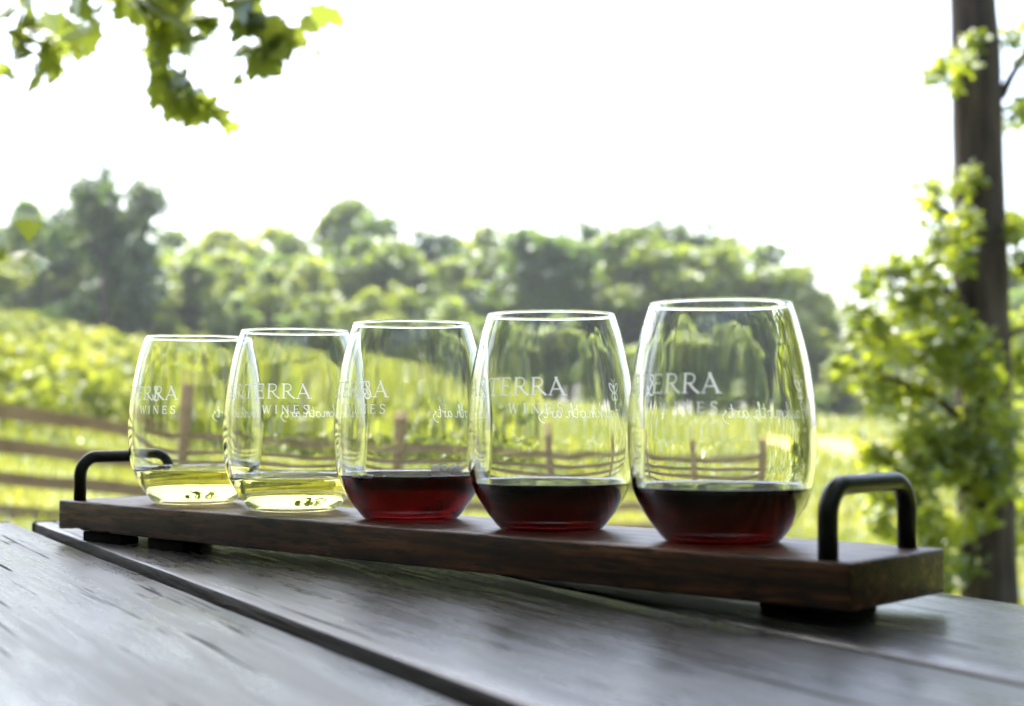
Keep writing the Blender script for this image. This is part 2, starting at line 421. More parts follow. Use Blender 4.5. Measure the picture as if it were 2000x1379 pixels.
# ------------------------------------------------------------------ rail fence
P0, DV = Vector((-3.7, 10.0)), Vector((5.18, 6.0))
fo = empty('rail_fence', (P0.x, P0.y, 0)); tag(fo, 'brown wooden fence of four rails crossing the meadow below the vine rows', 'fence')
ts = [-.72, -.41, -.11, .193, .497, .80, 1.10, 1.40]
fang = math.atan2(DV.y, DV.x)
for t in ts:
    p = P0 + DV*t; g = ground(p.x, p.y)
    b = MB(); b.box((p.x-P0.x, p.y-P0.y, g + .6), (.105, .105, 1.34), fang, .008); bevel(b.build('post', M_FENCE, fo), .01, 2)
for t0, t1 in zip(ts, ts[1:]):
    a, b_ = P0 + DV*t0, P0 + DV*t1
    ga, gb = ground(a.x, a.y), ground(b_.x, b_.y)
    nrm = Vector((-DV.y, DV.x)).normalized() * .085
    for h in (.185, .425, .655, .895):
        b = MB(); pts = []
        for q in range(7):
            s = q/6; p = a.lerp(b_, s*.985 + .0075) - nrm*-1 * (-1)
            pts.append((p.x - P0.x, p.y - P0.y, lerp(s, ga, gb) + h + rnd.gauss(0, .006)))
        vs = []; fs = []
        hw, hh = .022, .052
        for k, (x, y, z) in enumerate(pts):
            nx, ny = nrm.x/.085*hw, nrm.y/.085*hw; e = hh * rnd.uniform(.9, 1.08)
            vs += [(x-nx, y-ny, z-e), (x+nx, y+ny, z-e), (x+nx, y+ny, z+e), (x-nx, y-ny, z+e)]
        for k in range(6):
            o = k*4
            for c_ in range(4): fs.append((o+c_, o+(c_+1) % 4, o+4+(c_+1) % 4, o+4+c_))
        fs += [(0, 3, 2, 1), (24, 25, 26, 27)]
        b.add(vs, fs); b.build('rail', M_FENCE, fo)

# ------------------------------------------------------------------ near tree on the right, with leaves all round its trunk
TZ = 5.0
tb = at(1932, 1170, TZ); g = ground(tb.x, TZ)
nt_ = empty('leafy_tree', (tb.x, TZ, g)); tag(nt_, 'dark-trunked tree with bright leaves growing all round it, at the right of the table', 'tree')
O = Vector((tb.x, TZ, g))
cl = [at(1942, 1400, TZ), at(1932, 1170, TZ), at(1926, 950, TZ), at(1920, 700, TZ), at(1914, 450, TZ), at(1908, 200, TZ), at(1900, 0, TZ), at(1896, -400, TZ), at(1900, -1100, TZ)]
cl = [Vector((tb.x + .02, TZ, g - .1))] + cl
rad = [.13, .115, .100, .100, .095, .094, .088, .083, .075, .05]
pts = []; rr_ = []
for i in range(len(cl)-1):
    for q in range(6):
        s = q/6; p = cl[i].lerp(cl[i+1], s); pts.append(p - O + Vector((noise.noise(p*3)*.008, 0, 0))); rr_.append(lerp(s, rad[i], rad[i+1]) * (1 + .05*noise.noise(p*5)))
pts.append(cl[-1]-O); rr_.append(rad[-1])
mb = MB(); mb.tube(pts, rr_, 24); mb.build('trunk', M_BARK, nt_, smooth=True)
def clump_leaves(mb, c, r, n, s, O, fn=leaf_near, flat=.8):
    for _ in range(n):
        d = rvec() * rnd.random() ** .5
        p = c + Vector((d.x*r, d.y*r, d.z*r*flat)) - O
        nn = (rvec()*.9 + Vector((0, -.1, .9))).normalized()
        fn(mb, p, nn, s*rnd.uniform(.55, 1.25))
limbs = [ # pixel path of each limb, with forward distance
 [(1955, 190, 5.0), (1975, 150, 5.0), (2010, 95, 5.0), (2080, 30, 5.05)],
 [(1905, 130, 5.0), (1870, 120, 4.95), (1830, 130, 4.9)],
 [(1912, 460, 5.0), (1860, 420, 4.9), (1815, 390, 4.8)],
 [(1920, 620, 5.0), (1850, 570, 4.9), (1760, 540, 4.85), (1700, 530, 4.8)],
 [(1922, 780, 5.0), (1840, 690, 4.9), (1740, 640, 4.8), (1680, 620, 4.75)],
 [(1924, 860, 5.0), (1820, 770, 4.9), (1710, 730, 4.7), (1650, 715, 4.7)],
 [(1926, 1000, 5.0), (1850, 920, 4.9), (1760, 890, 4.8)],
 [(1915, 480, 5.0), (1970, 440, 5.1), (2040, 420, 5.1)],
 [(1920, 700, 5.0), (1980, 650, 5.1), (2060, 620, 5.1)],
 [(1928, 1100, 5.0), (1850, 1040, 4.9), (1790, 1010, 4.85)],
]
for l in limbs:
    b = MB(); n_ = len(l); b.tube([at(*q) - O for q in l], [lerp(k/(n_-1), .020, .005) for k in range(n_)], 7)
    b.build('limb', M_BARK, nt_, smooth=True)
cr = MB()
clumps = [ # px, py, radius px, leaves, forward distance
 (1835,140,35,34,4.9),(1875,110,40,50,4.85),(1815,150,22,14,4.9),(1860,170,20,12,4.9),(1900,90,30,24,4.8),
 (1985,70,35,34,5.0),(2010,110,30,26,5.0),(1985,230,40,40,5.0),(2010,200,30,26,5.0),
 (1830,390,45,60,4.8),(1860,430,50,80,4.85),(1840,490,40,50,4.85),(1870,440,40,40,4.8),(1950,450,60,90,5.1),(1990,430,50,70,5.1),(1890,350,35,34,4.8),(1880,500,40,40,4.8),(1990,520,40,40,5.1),
 (1740,520,40,60,4.8),(1700,545,35,44,4.8),(1800,530,50,80,4.85),(1780,590,60,100,4.8),(1700,620,45,70,4.75),(1665,600,22,20,4.75),
 (1850,620,50,80,4.9),(1730,680,55,80,4.75),(1800,670,70,120,4.8),(1880,650,50,90,4.85),(1648,722,26,50,4.7),(1690,730,40,90,4.7),(1740,745,50,100,4.75),(1700,800,34,40,4.75),(1690,660,30,40,4.75),
 (1820,750,80,160,4.8),(1890,720,60,120,4.85),(1980,650,50,80,5.2),(1990,720,50,90,5.1),(1860,830,80,180,4.8),(1930,790,60,100,4.9),(1780,830,55,90,4.8),
 (1715,890,40,90,4.75),(1935,860,55,80,4.87),(1945,950,50,70,4.88),(1915,730,50,70,4.87),(1690,560,26,30,4.75),(1720,1010,34,50,4.8),(1700,950,30,40,4.75),(1760,930,55,100,4.8),(1830,930,80,180,4.8),(1890,910,70,130,4.85),(1995,880,60,110,5.2),(1740,985,40,60,4.8),(1800,1020,60,120,4.8),
 (1840,1030,60,110,4.85),(1900,1000,50,50,4.85),(2010,1060,40,60,5.2),(1850,1110,50,80,4.85),(1850,1150,40,50,4.9),(1800,1090,35,40,4.85),(2010,960,40,60,5.2),
 (1830,1200,40,50,4.95),(1830,1150,35,34,4.95),(1750,1060,30,34,4.85),
 (2060,500,90,150,5.2),(2080,750,100,200,5.2),(2070,1000,100,180,5.2),(2090,200,100,120,5.2),(1950,-120,120,160,5.0),(1850,-250,120,160,5.0)]
for (x, y, r, n_, Z) in clumps:
    for _ in range(3):
        c = at(x + rnd.gauss(0, r*.35), y + rnd.gauss(0, r*.35), Z + rnd.gauss(0, .10))
        clump_leaves(cr, c, r*Z/F*.75, max(6, int(n_*.62)), .047, O)
cr.build('crown', M_NEAR, nt_)

# ------------------------------------------------------------------ maple whose boughs hang over the table
MT = Vector((-3.4, 2.6, 0)); MT.z = ground(MT.x, MT.y)
mt = empty('maple_tree', MT); tag(mt, 'maple whose lobed leaves hang into the top left corner', 'tree')
b = MB(); b.tube([Vector((0,0,-.1)), Vector((.03,0,1)), Vector((.12,.02,2)), Vector((.3,0,3)), Vector((.5,-.1,4.2)), Vector((.6,0,5.4))], [.2, .17, .155, .14, .10, .05], 20)
b.build('trunk', M_BARK, mt, smooth=True)
boughs = [[(-3.1,2.6,2.9), (-2.2,2.7,3.1), (-1.2,2.5,3.25), (-.2,2.2,3.3), (.9,1.8,3.1)],
          [(-3.2,2.6,2.5), (-2.6,2.5,2.3), (-1.7,2.45,1.95), (-1.0,2.35,1.62)],
          [(-3.2,2.6,2.2), (-2.4,2.3,1.75), (-1.5,2.0,1.35), (-.95,1.9,1.15)],
          [(-2.2,2.7,3.1), (-1.6,2.1,2.9), (-.9,1.3,2.8), (.1,.5,2.7)],
          [(-1.2,2.5,3.25), (-.6,3.0,3.4), (.4,3.2,3.5)],
          [(-3.3,2.6,2.0), (-2.3,2.35,1.9), (-1.45,2.2,1.6), (-.85,2.1,1.36)]]
for l in boughs:
    b = MB(); b.tube([Vector(q) - MT for q in l], [lerp(k/(len(l)-1), .045, .004) for k in range(len(l))], 8); b.build('bough', M_BARK, mt, smooth=True)
for l in ([(150,-140),(60,-40),(30,60),(60,140)], [(250,-160),(250,-30),(300,60),(345,150),(400,205),(455,238)], [(300,60),(330,110),(300,130)],
          [(430,-160),(460,-20),(510,60),(560,75),(600,52)], [(510,60),(515,110)], [(30,60),(85,95)]):
    b = MB(); b.tube([at(x, y, 2.26) - MT for x, y in l], [lerp(k/(len(l)-1), .0035, .0012) for k in range(len(l))], 6); b.build('twig', M_BARK, mt, smooth=True)
cr = MB()
def mleaf(x, y, Z, s, n_, spread):
    c = at(x, y, Z)
    for _ in range(n_):
        p = c + Vector((rnd.gauss(0, spread), rnd.gauss(0, spread*1.5), rnd.gauss(0, spread))) - MT
        u_ = (rvec() + Vector((.3, 0, -.7))).normalized(); nn = (rvec()*.8 + Vector((0, -.6, .45))).normalized(); u_ = (u_ - nn*u_.dot(nn)).normalized(); sz = s*rnd.uniform(.75, 1.2)
        leaf_maple(cr, p - u_*sz*.5, nn, sz, u_)
# sprays in view
for (x, y, n_, sp, sz) in [(15,55,3,.012,.085),(45,70,3,.02,.06),(75,78,3,.015,.055),(60,45,2,.01,.05),(88,100,2,.008,.045),(85,30,1,.004,.022),(135,45,1,.004,.035),(155,105,1,.003,.03),(15,115,3,.012,.045),(95,135,3,.012,.05),(60,150,3,.012,.05),(100,115,2,.01,.04),
                       (190,15,2,.012,.07),(240,10,2,.01,.10),(300,18,2,.01,.11),(350,12,2,.015,.09),(400,30,2,.012,.07),(410,60,1,.01,.06),(330,65,3,.02,.06),(290,85,3,.02,.05),(285,120,3,.015,.05),(310,130,2,.012,.05),(325,95,2,.02,.05),(370,75,3,.02,.05),(395,85,2,.01,.05),
                       (335,150,3,.012,.06),(355,175,3,.012,.07),(345,200,3,.012,.06),(370,215,3,.012,.06),(395,190,2,.012,.05),(410,205,2,.012,.05),(430,230,2,.006,.045),(455,240,1,.004,.035),(300,190,1,.006,.04),(395,128,1,.002,.022),(455,200,1,.002,.02),(470,160,1,.003,.03),
                       (470,25,2,.015,.07),(500,45,3,.015,.07),(520,80,3,.015,.08),(545,70,3,.015,.07),(510,110,3,.012,.06),(480,105,2,.01,.05),(550,110,2,.012,.05),(565,85,2,.01,.05),(590,65,2,.006,.045),(605,48,1,.004,.04),(622,100,1,.003,.028),(470,5,2,.02,.06),(500,130,1,.006,.04),
                       (180,-60,8,.05,.09),(330,-70,9,.05,.1),(480,-60,7,.05,.09),(60,-50,4,.04,.08),(90,-110,9,.08,.1),(400,-130,10,.08,.1)]:
    mleaf(x, y, 2.25, sz, n_, sp)
# a second low spray at the left edge
for (x, y, n_) in [(15,450,1),(5,490,2),(45,505,1),(85,518,1),(-40,470,2),(-70,520,3)]:
    mleaf(x, y, 1.55, .040, n_, .010)
# the shading canopy overhead (above the picture)
def canopy(n_, cx, cy, cz, rx, ry, tz, size, emin):
    for _ in range(n_):
        a = rnd.uniform(0, 6.28); r = math.sqrt(rnd.random())
        p = Vector((cx + rx*r*math.cos(a), cy + ry*r*math.sin(a), cz + rnd.gauss(0, tz)))
        if p.y > 0 and math.degrees(math.atan2(p.z - EYE, p.y)) < emin: continue
        leaf_maple(cr, p - MT, (rvec()*.7 + Vector((0, .1, .9))).normalized(), size*rnd.uniform(.7, 1.2))
canopy(2600, -.62, 1.85, 3.05, 1.1, 1.0, .16, .17, 40)
canopy(2400, -.7, -.6, 3.3, 2.6, 1.9, .2, .19, 60)
for _ in range(8500):                                    # unseen leaf shell added behind and beside the camera to darken reflections
    a = R(rnd.uniform(143, 408)); r = rnd.uniform(2.6, 3.6)
    leaf_maple(cr, Vector((-.3 + r*math.cos(a), -.4 + r*math.sin(a), rnd.uniform(.45, 3.3))) - MT, (rvec() + Vector((-math.cos(a), -math.sin(a), .4))*.6).normalized(), .26)
cr.build('crown', M_MAPLE, mt)

# ------------------------------------------------------------------ table
T = TABLE_Z
ga, gb = on(50, 1019, T), on(1000, 1382, T)
d = (gb - ga); d.z = 0; d.normalize()          # along the boards, towards the camera
n = Vector((-d.y, d.x, 0)).normalized()
if n.x < 0: n = -n                              # across, to the far right
s2 = on(1300, 1189, T); far = on(1915, 1168, T)
w1 = (s2 - ga).dot(n); w2 = (far - s2).dot(n)
ang = math.atan2(d.y, d.x)
table = empty('picnic_table', (ga + n*.06 + d*.5).to_tuple()); table.location.z = 0; table.rotation_euler = (0, 0, ang)
tag(table, 'weathered grey-brown plank table carrying the wine flight', 'table')
# local frame: x along d, y = across
ysgn = 1 if (Matrix.Rotation(ang, 3, 'Z') @ Vector((0, 1, 0))).dot(n) > 0 else -1
org = Vector((table.location.x, table.location.y))
def loc2(p):
    q = Vector((p.x, p.y)) - org; return q.dot(Vector((d.x, d.y))), q.dot(Vector((n.x, n.y)))
x0, yg = loc2(ga)
def plank(y0, y1, xs_, xe, seed, dz=0.0):
    """one board, local across-coordinates y0..y1, with worn wandering edges"""
    b = MB(); N_ = 90; th = .036; rn = .0022
    prof = [(0, -th), (0, -rn), (rn*.3, -rn*.3), (rn, 0)]
    vs = []
    for i in range(N_+1):
        x = lerp(i/N_, xs_, xe)
        ea = noise.noise((x*9, seed, 0))*.0011 + noise.noise((x*40, seed, 1))*.0006; eb = noise.noise((x*9, seed, 5))*.0011 + noise.noise((x*40, seed, 6))*.0006
        row = [(y0+ea+a, z) for a, z in prof]
        M_ = 10
        for k in range(1, M_):
            s = k/M_; row.append((lerp(s, y0+rn, y1-rn), noise.noise((x*5, s*3+seed, 2))*.0004))
        row += [(y1+eb-a, z) for a, z in prof[::-1]]
        vs += [(x, y*ysgn, T + z + dz) for y, z in row]
        nr = len(row)
    fs = [(i*nr+k, i*nr+k+1, (i+1)*nr+k+1, (i+1)*nr+k) for i in range(N_) for k in range(nr-1)]
    fs += [(i*nr+nr-1, i*nr, (i+1)*nr, (i+1)*nr+nr-1) for i in range(N_)]
    fs += [tuple(range(nr)), tuple(range(N_*nr, N_*nr+nr))[::-1]]
    b.add(vs, fs)
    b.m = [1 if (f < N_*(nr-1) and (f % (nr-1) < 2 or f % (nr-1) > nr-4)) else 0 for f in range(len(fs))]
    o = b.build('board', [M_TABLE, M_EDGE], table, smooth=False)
    for p in o.data.polygons: p.use_smooth = len(p.vertices) == 4
    return o
gap = .0085
L_ = 1.75
plank(yg - .140 - gap - .140, yg - .140 - gap*1.2, x0 - .03, x0 + L_, 3.1, -.0006)
plank(yg - .140 - gap + gap*.4, yg - gap*.55, x0 - .028, x0 + L_, 1.3, -.0014)
plank(yg + gap*.45, yg + w1 - .0012, x0, x0 + L_, 2.2)
plank(yg + w1 + .0012, yg + w1 + w2, x0 - .004, x0 + L_, 4.7)
# cross battens and trestle legs under the boards
for q in (.18, L_ - .2):
    b = MB(); b.box((x0 + q, (yg + w1 + w2 - .28 + yg)/2*ysgn, T - .038 - .0205), (.09, w1 + w2 + .26, .038), 0, 0); bevel(b.build('batten', M_TABLE, table), .003)
    for sy in (-1, 1):
        b = MB(); yc = (yg + (w1 + w2)/2 - .14)*ysgn
        b.tube([(x0 + q + .07, yc + sy*.16, T - .045), (x0 + q + .07, yc + sy*.30, 0)], .04, 4); b.build('leg', M_TABLE, table)

# ------------------------------------------------------------------ serving tray
HB = .0506; TH = .0168; TOPZ = EYE - HB
th_ = R(42.37); av = Vector((-math.cos(th_), math.sin(th_), 0)); nv = Vector((math.sin(th_), math.cos(th_), 0))
FR = Vector((.11495, .47413, 0)); TL, TW = .5188, .0725
def tp(s, w, z=0.0): return FR + av*s + nv*w + Vector((0, 0, TOPZ + z))
tray = empty('serving_board', tp(TL/2, TW/2, -TH)); tray.rotation_euler = (0, 0, math.atan2(-av.y, -av.x))
tag(tray, 'long dark brown wooden serving board with black bar handles, lying on the table', 'serving board')
# local x: to the right (towards FR), local y: to the back
def tl(s, w, z=0.0): return (TL/2 - s, w - TW/2, TH + z)
b = MB(); NX = 120
vs = []; fs = []
ring = 4
for i in range(NX+1):
    s = TL * i/NX
    e1 = noise.noise((s*30, 0, 0))*.0004; e2 = noise.noise((s*30, 3, 0))*.0004
    chip = -.0022*max(0, noise.noise((s*160, 8, 0)))*(1 if s > TL - .055 else 0) - (.0025 if TL - .008 > s > TL - .035 else 0)*abs(noise.noise((s*300, 2, 1)))
    vs += [tl(s, e1, -TH - chip), tl(s, e1, 0), tl(s, TW + e2, 0), tl(s, TW + e2, -TH)]
for i in range(NX):
    for k in range(4): fs.append((i*4+k, (i+1)*4+k, (i+1)*4+(k+1) % 4, i*4+(k+1) % 4))
fs += [(0, 1, 2, 3), (NX*4+3, NX*4+2, NX*4+1, NX*4)]
b.add(vs, fs); bevel(b.build('board', M_TRAY, tray), .0013, 3)
def foot(s, w, ls=.030, lw=.012):
    b = MB(); c = tl(s, w, -TH - .0031); b.box(c, (ls, lw, .0058)); bevel(b.build('foot', M_RUBBER, tray), .0008, 2)
foot(TL - .043, .0085, .040); foot(TL - .1070, .0085, .034); foot(.044, .034, .020); foot(.034, TW - .014, .020); foot(TL - .045, TW - .012, .034)
def handle(s):
    b = MB(); y0, y1 = .0068, .0664; h = .0290 - .0036; r = .0108; pts = [tl(s, y0, -.002), tl(s, y0, h*.4)]
    for k in range(11):
        a = math.pi/2*k/10; pts.append(tl(s, y0 + r - r*math.cos(a), h - r + r*math.sin(a)))
    for k in range(11):
        a = math.pi/2*k/10; pts.append(tl(s, y1 - r + r*math.sin(a), h - r + r*math.cos(a)))
    pts += [tl(s, y1, h*.4), tl(s, y1, -.002)]
    b.tube(pts, .0036, 24); tag(b.build('handle', M_BLACK, tray, smooth=True))
handle(.0122); handle(TL - .0122)

# ------------------------------------------------------------------ glasses
OUT = [(.0, .0012), (.010, .0010), (.0175, .0004), (.0205, .0), (.0225, .0004), (.0240, .0018), (.0262, .0046), (.0292, .0085), (.0326, .0140), (.0348, .0190),
       (.0361, .0240), (.0370, .0320), (.0374, .0400), (.0374, .0460), (.0369, .0540), (.0358, .0640), (.0341, .0740), (.0317, .0840), (.0294, .0915), (.0285, .0942)]
def catmull(P, m=5):
    res = []
    for i in range(len(P)-1):
        p0, p1, p2, p3 = P[max(i-1, 0)], P[i], P[i+1], P[min(i+2, len(P)-1)]
        for k in range(m):
            t = k/m
            res.append(tuple(.5*((2*p1[j]) + (-p0[j]+p2[j])*t + (2*p0[j]-5*p1[j]+4*p2[j]-p3[j])*t*t + (-p0[j]+3*p1[j]-3*p2[j]+p3[j])*t**3) for j in (0, 1)))
    res.append(P[-1]); return res
def smoothed(P, it=14):
    for _ in range(it):
        P = [P[0]] + [((a[0]+2*b[0]+c_[0])/4, (a[1]+2*b[1]+c_[1])/4) for a, b, c_ in zip(P, P[1:], P[2:])] + [P[-1]]
    return P
OUTS = smoothed(catmull(OUT), 8)
def r_out(z): 
    tb = [(q[1], q[0]) for q in OUTS if q[0] > .0204]
    return interp(z, tb)
WT = .0016
def inner():
    # inner skin: wall offset with a thicker floor
    pts = [(.0, .0028), (.008, .0028), (.015, .0028), (.0190, .0030), (.0218, .0039), (.0243, .0058), (.0270, .0092), (.0308, .0148)]
    for (r, z) in OUT[9:]: pts.append((r - lerp(sstep(.06, .092, z), WT, .00135), z + (.0006 if z < .03 else 0)))
    return smoothed(catmull(pts))
INS = inner()
def r_in(z):
    return interp(z, [(q[1], q[0]) for q in INS if q[0] > .015])
def wob_i(a, z):
    k = sstep(.012, .03, z)
    return k*(.000028*math.sin(3*a + 60*z) + .00002*math.sin(7*a + 1 + 30*z) + .000014*noise.noise((math.cos(a)*2.2, math.sin(a)*2.2, z*170)) + .000005*noise.noise((math.cos(a)*9, math.sin(a)*9, z*40)))
gb_ = MB()
rimc = []
ro, zo = OUTS[-1]; ri = INS[-1][0]; rm = (ro+ri)/2; hw = (ro-ri)/2
for k in range(1, 8):
    a = math.pi*k/8; rimc.append((rm + hw*1.22*math.cos(a), zo - .0002 + hw*1.5*math.sin(a)))
prof = OUTS + rimc + INS[::-1]
prof[0] = (.00002, prof[0][1]); prof[-1] = (.00002, prof[-1][1])
mid = len(OUTS) + 3
gb_.lathe(prof[:mid+1], 128); gb_.lathe(prof[mid:], 128, wob_i)
me_glass = gb_.build('bowl', M_GLASS, smooth=True, mesh_only=True)
import bmesh
bm = bmesh.new(); bm.from_mesh(me_glass); bmesh.ops.remove_doubles(bm, verts=bm.verts, dist=.00002)
bmesh.ops.recalc_face_normals(bm, faces=bm.faces); bm.to_mesh(me_glass); bm.free()

def wine_mesh(level, m):
    OVR = .00018
    pts = [(r + OVR if r > .005 else r, z - OVR*1.0) for r, z in INS if z < level - .0006]
    rr0 = r_in(level)
    # surface with a small meniscus climbing the wall
    pts += [(rr0 + OVR, level + .0004), (rr0 - .0002, level + .0005), (rr0 - .0008, level + .00018), (rr0 - .0018, level + .00003), (rr0 - .004, level), (.02, level), (.01, level), (.00002, level)]
    pts[0] = (.00002, pts[0][1])
    b = MB(); b.lathe(pts, 128); me = b.build('wine', m, smooth=True, mesh_only=True)
    bm = bmesh.new(); bm.from_mesh(me); bmesh.ops.remove_doubles(bm, verts=bm.verts, dist=.00003)
    bmesh.ops.recalc_face_normals(bm, faces=bm.faces); bm.to_mesh(me); bm.free(); return me

# ---- lettering: strokes in millimetres, wrapped round the bowl
SERIF = {  # each stroke: list of points in a unit box (cap height 1), width factors
 'A': (.98, [([(.08,0),(.46,1)], .055), ([(.40,1.0),(.86,0)], .125), ([(.22,.34),(.70,.34)], .055), ([(-.04,.015),(.24,.015)], .045), ([(.70,.015),(1.02,.015)], .05), ([(.34,.99),(.52,.99)], .05)]),
 'R': (.90, [([(.16,0),(.16,1)], .12), ([(.16,.965),(.44,.965),(.60,.90),(.66,.76),(.62,.60),(.48,.50),(.18,.49)], .07), ([(.40,.50),(.62,.22),(.90,.0)], .11), ([(.02,.02),(.32,.02)], .05), ([(.03,.975),(.2,.975)], .05)]),
 'T': (.82, [([(.40,0),(.40,.96)], .12), ([(.02,.95),(.80,.95)], .065), ([(.03,.98),(.0,.80)], .045), ([(.78,1.0),(.83,.82)], .045), ([(.26,.02),(.55,.02)], .05)]),
 'E': (.76, [([(.16,0),(.16,1)], .12), ([(.04,.965),(.62,.965)], .065), ([(.16,.52),(.52,.52)], .06), ([(.04,.03),(.66,.03)], .065), ([(.61,.99),(.64,.82)], .045), ([(.65,.0),(.70,.2)], .045), ([(.52,.60),(.52,.44)], .045)]),
 'W': (1.15, [([(.08,1),(.34,0)], .12), ([(.34,0),(.58,.96)], .055), ([(.56,1),(.82,0)], .12), ([(.82,0),(1.08,1)], .055), ([(-.02,.98),(.22,.98)], .05), ([(.96,.98),(1.18,.98)], .05)]),
 'I': (.36, [([(.18,0),(.18,1)], .13), ([(.04,.02),(.32,.02)], .05), ([(.04,.98),(.32,.98)], .05)]),
 'N': (.95, [([(.14,0),(.14,1)], .06), ([(.12,1),(.80,0)], .125), ([(.80,0),(.80,1)], .06), ([(.02,.02),(.28,.02)], .05), ([(.0,.98),(.16,.98)], .05), ([(.68,.98),(.94,.98)], .05)]),
 'S': (.66, [([(.56,.80),(.50,.93),(.34,.99),(.17,.94),(.10,.78),(.17,.62),(.34,.53),(.50,.43),(.57,.27),(.50,.08),(.32,.01),(.14,.05),(.06,.2)], .10), ([(.57,.98),(.56,.78)], .04), ([(.05,.02),(.06,.22)], .04)]),
}
SCRIPT = { # x-height 1, ascender 2
 'H': (2.0, [([(.55,2.0),(.35,1.9),(.45,1.2),(.20,.1),(.0,-.05)], .14), ([(1.65,2.1),(1.4,1.2),(1.25,.15),(1.45,.0)], .16), ([(.1,.95),(.8,1.15),(1.6,1.1)], .10)]),
 'a': (1.15, [([(.80,.85),(.5,1.0),(.18,.7),(.1,.25),(.3,.0),(.6,.25),(.85,.95)], .13), ([(.85,.95),(.78,.2),(.95,.0),(1.15,.2)], .13)]),
 'w': (1.55, [([(.05,.9),(.15,.2),(.35,.0),(.6,.3),(.75,.95)], .14), ([(.75,.95),(.72,.2),(.95,.0),(1.25,.4),(1.35,1.0),(1.55,.85)], .12)]),
 'k': (1.15, [([(.1,.0),(.25,1.1),(.5,2.05),(.35,2.1)], .14), ([(.85,1.0),(.35,.5),(.9,.0),(1.15,.15)], .12)]),
 'm': (1.8, [([(.05,.95),(.15,.0)], .13), ([(.15,.2),(.4,.95),(.6,.9),(.62,.0)], .13), ([(.62,.2),(.9,.95),(1.15,.9),(1.15,.15),(1.4,.0),(1.7,.2)], .13)]),
 'o': (1.1, [([(.55,1.0),(.2,.8),(.1,.3),(.35,.0),(.75,.15),(.9,.65),(.6,1.0),(1.1,.85)], .13)]),
 't': (.8, [([(.45,1.9),(.3,1.0),(.25,.2),(.45,.0),(.8,.2)], .14), ([(.0,1.15),(.75,1.3)], .09)]),
 'h': (1.3, [([(.1,.0),(.3,1.2),(.55,2.0),(.4,2.1),(.25,1.5)], .14), ([(.2,.3),(.5,.95),(.8,.85),(.75,.15),(.95,.0),(1.3,.2)], .13)]),
 'r': (.85, [([(.05,.8),(.25,.95),(.22,.0)], .13), ([(.22,.3),(.45,.85),(.8,.95)], .12)]),
 's': (.95, [([(.2,.75),(.45,1.05),(.4,.7),(.75,.3),(.65,-.25),(.25,-.7),(-.15,-.85)], .13)]),
 '&': (1.4, [([(1.3,.0),(.5,1.2),(.45,1.7),(.75,1.95),(1.0,1.65),(.3,.9),(.1,.4),(.45,.0),(.95,.25),(1.3,.9)], .16)]),
 ' ': (.55, []),
}
def text_mesh(which):
    mb = MB(); cnt = [0]
    def stroke(pts, w, x0, z0, sc, jag=False):
        # subdivide, smooth long strokes
        P = [(x0 + a*sc, z0 + b*sc) for a, b in pts]
        if len(P) > 2: P = catmull(P, 5)
        else: P = [(lerp(k/6, P[0][0], P[1][0]), lerp(k/6, P[0][1], P[1][1])) for k in range(7)]
        cnt[0] += 1; off = .00006 + (cnt[0] % 9)*.000012; vs = []
        for i, (x, z) in enumerate(P):
            a, b = P[max(i-1, 0)], P[min(i+1, len(P)-1)]
            tx, tz = b[0]-a[0], b[1]-a[1]; l = math.hypot(tx, tz) or 1; nx, nz = -tz/l*w*sc/2, tx/l*w*sc/2
            for s in (-1, 1):
                X, Z = x + nx*s, z + nz*s
                r = r_out(Z); ph = X/.0365; rr = r + off
                # angle 0 faces the camera (local -Y), growing to the right
                vs.append((rr*math.sin(ph), -rr*math.cos(ph), Z))
        mb.add(vs, [(2*i, 2*i+1, 2*i+3, 2*i+2) for i in range(len(P)-1)])
    def word(txt, font, xend, z0, sc, tr, start=None):
        wd = sum(font[c][0]*sc + tr for c in txt) - tr
        x = (xend - wd) if start is None else start
        for c in txt:
            for pts, w in font[c][1]: stroke(pts, w, x, z0, sc)
            x += font[c][0]*sc + tr
    k = .0365
    if which == 'name': word('ARTERRA', SERIF, 0.0, .0585, .0076, .00085)
    if which == 'wines': word('WINES', SERIF, -.0012, .0509, .0043, .00175)
    if which == 'script': word('Hawkmoth arts', SCRIPT, 0, .0490, .0031, .0, start=R(106)*k)
    if which == 'and': word('&', SCRIPT, 0, .0585, .0044, 0, start=R(232)*k)
    if which == 'moth':       # small moth emblem between the two names
        cx, cz = R(113)*k, .0600
        for sg in (-1, 1):
            for pts, w in (([(0,.6),(.5,1.3),(1.2,1.5),(1.0,.7),(.3,.2),(0,.3)], .22), ([(.05,.1),(.6,.0),(.8,-.7),(.4,-1.0),(.05,-.4)], .2), ([(.0,1.2),(.25,1.9),(.6,2.2)], .1)):
                stroke([(a*sg, b_) for a, b_ in pts], w, cx, cz, .0030)
        stroke([(0,1.3),(0,.2),(0,-1.6)], .32, cx, cz, .0030)
    return mb.build('lettering', M_ETCH, mesh_only=True)
LETTERS = [(nm, text_mesh(k_)) for nm, k_ in (('winery_name', 'name'), ('wines_lettering', 'wines'), ('script_lettering', 'script'), ('ampersand', 'and'), ('moth_emblem', 'moth'))]

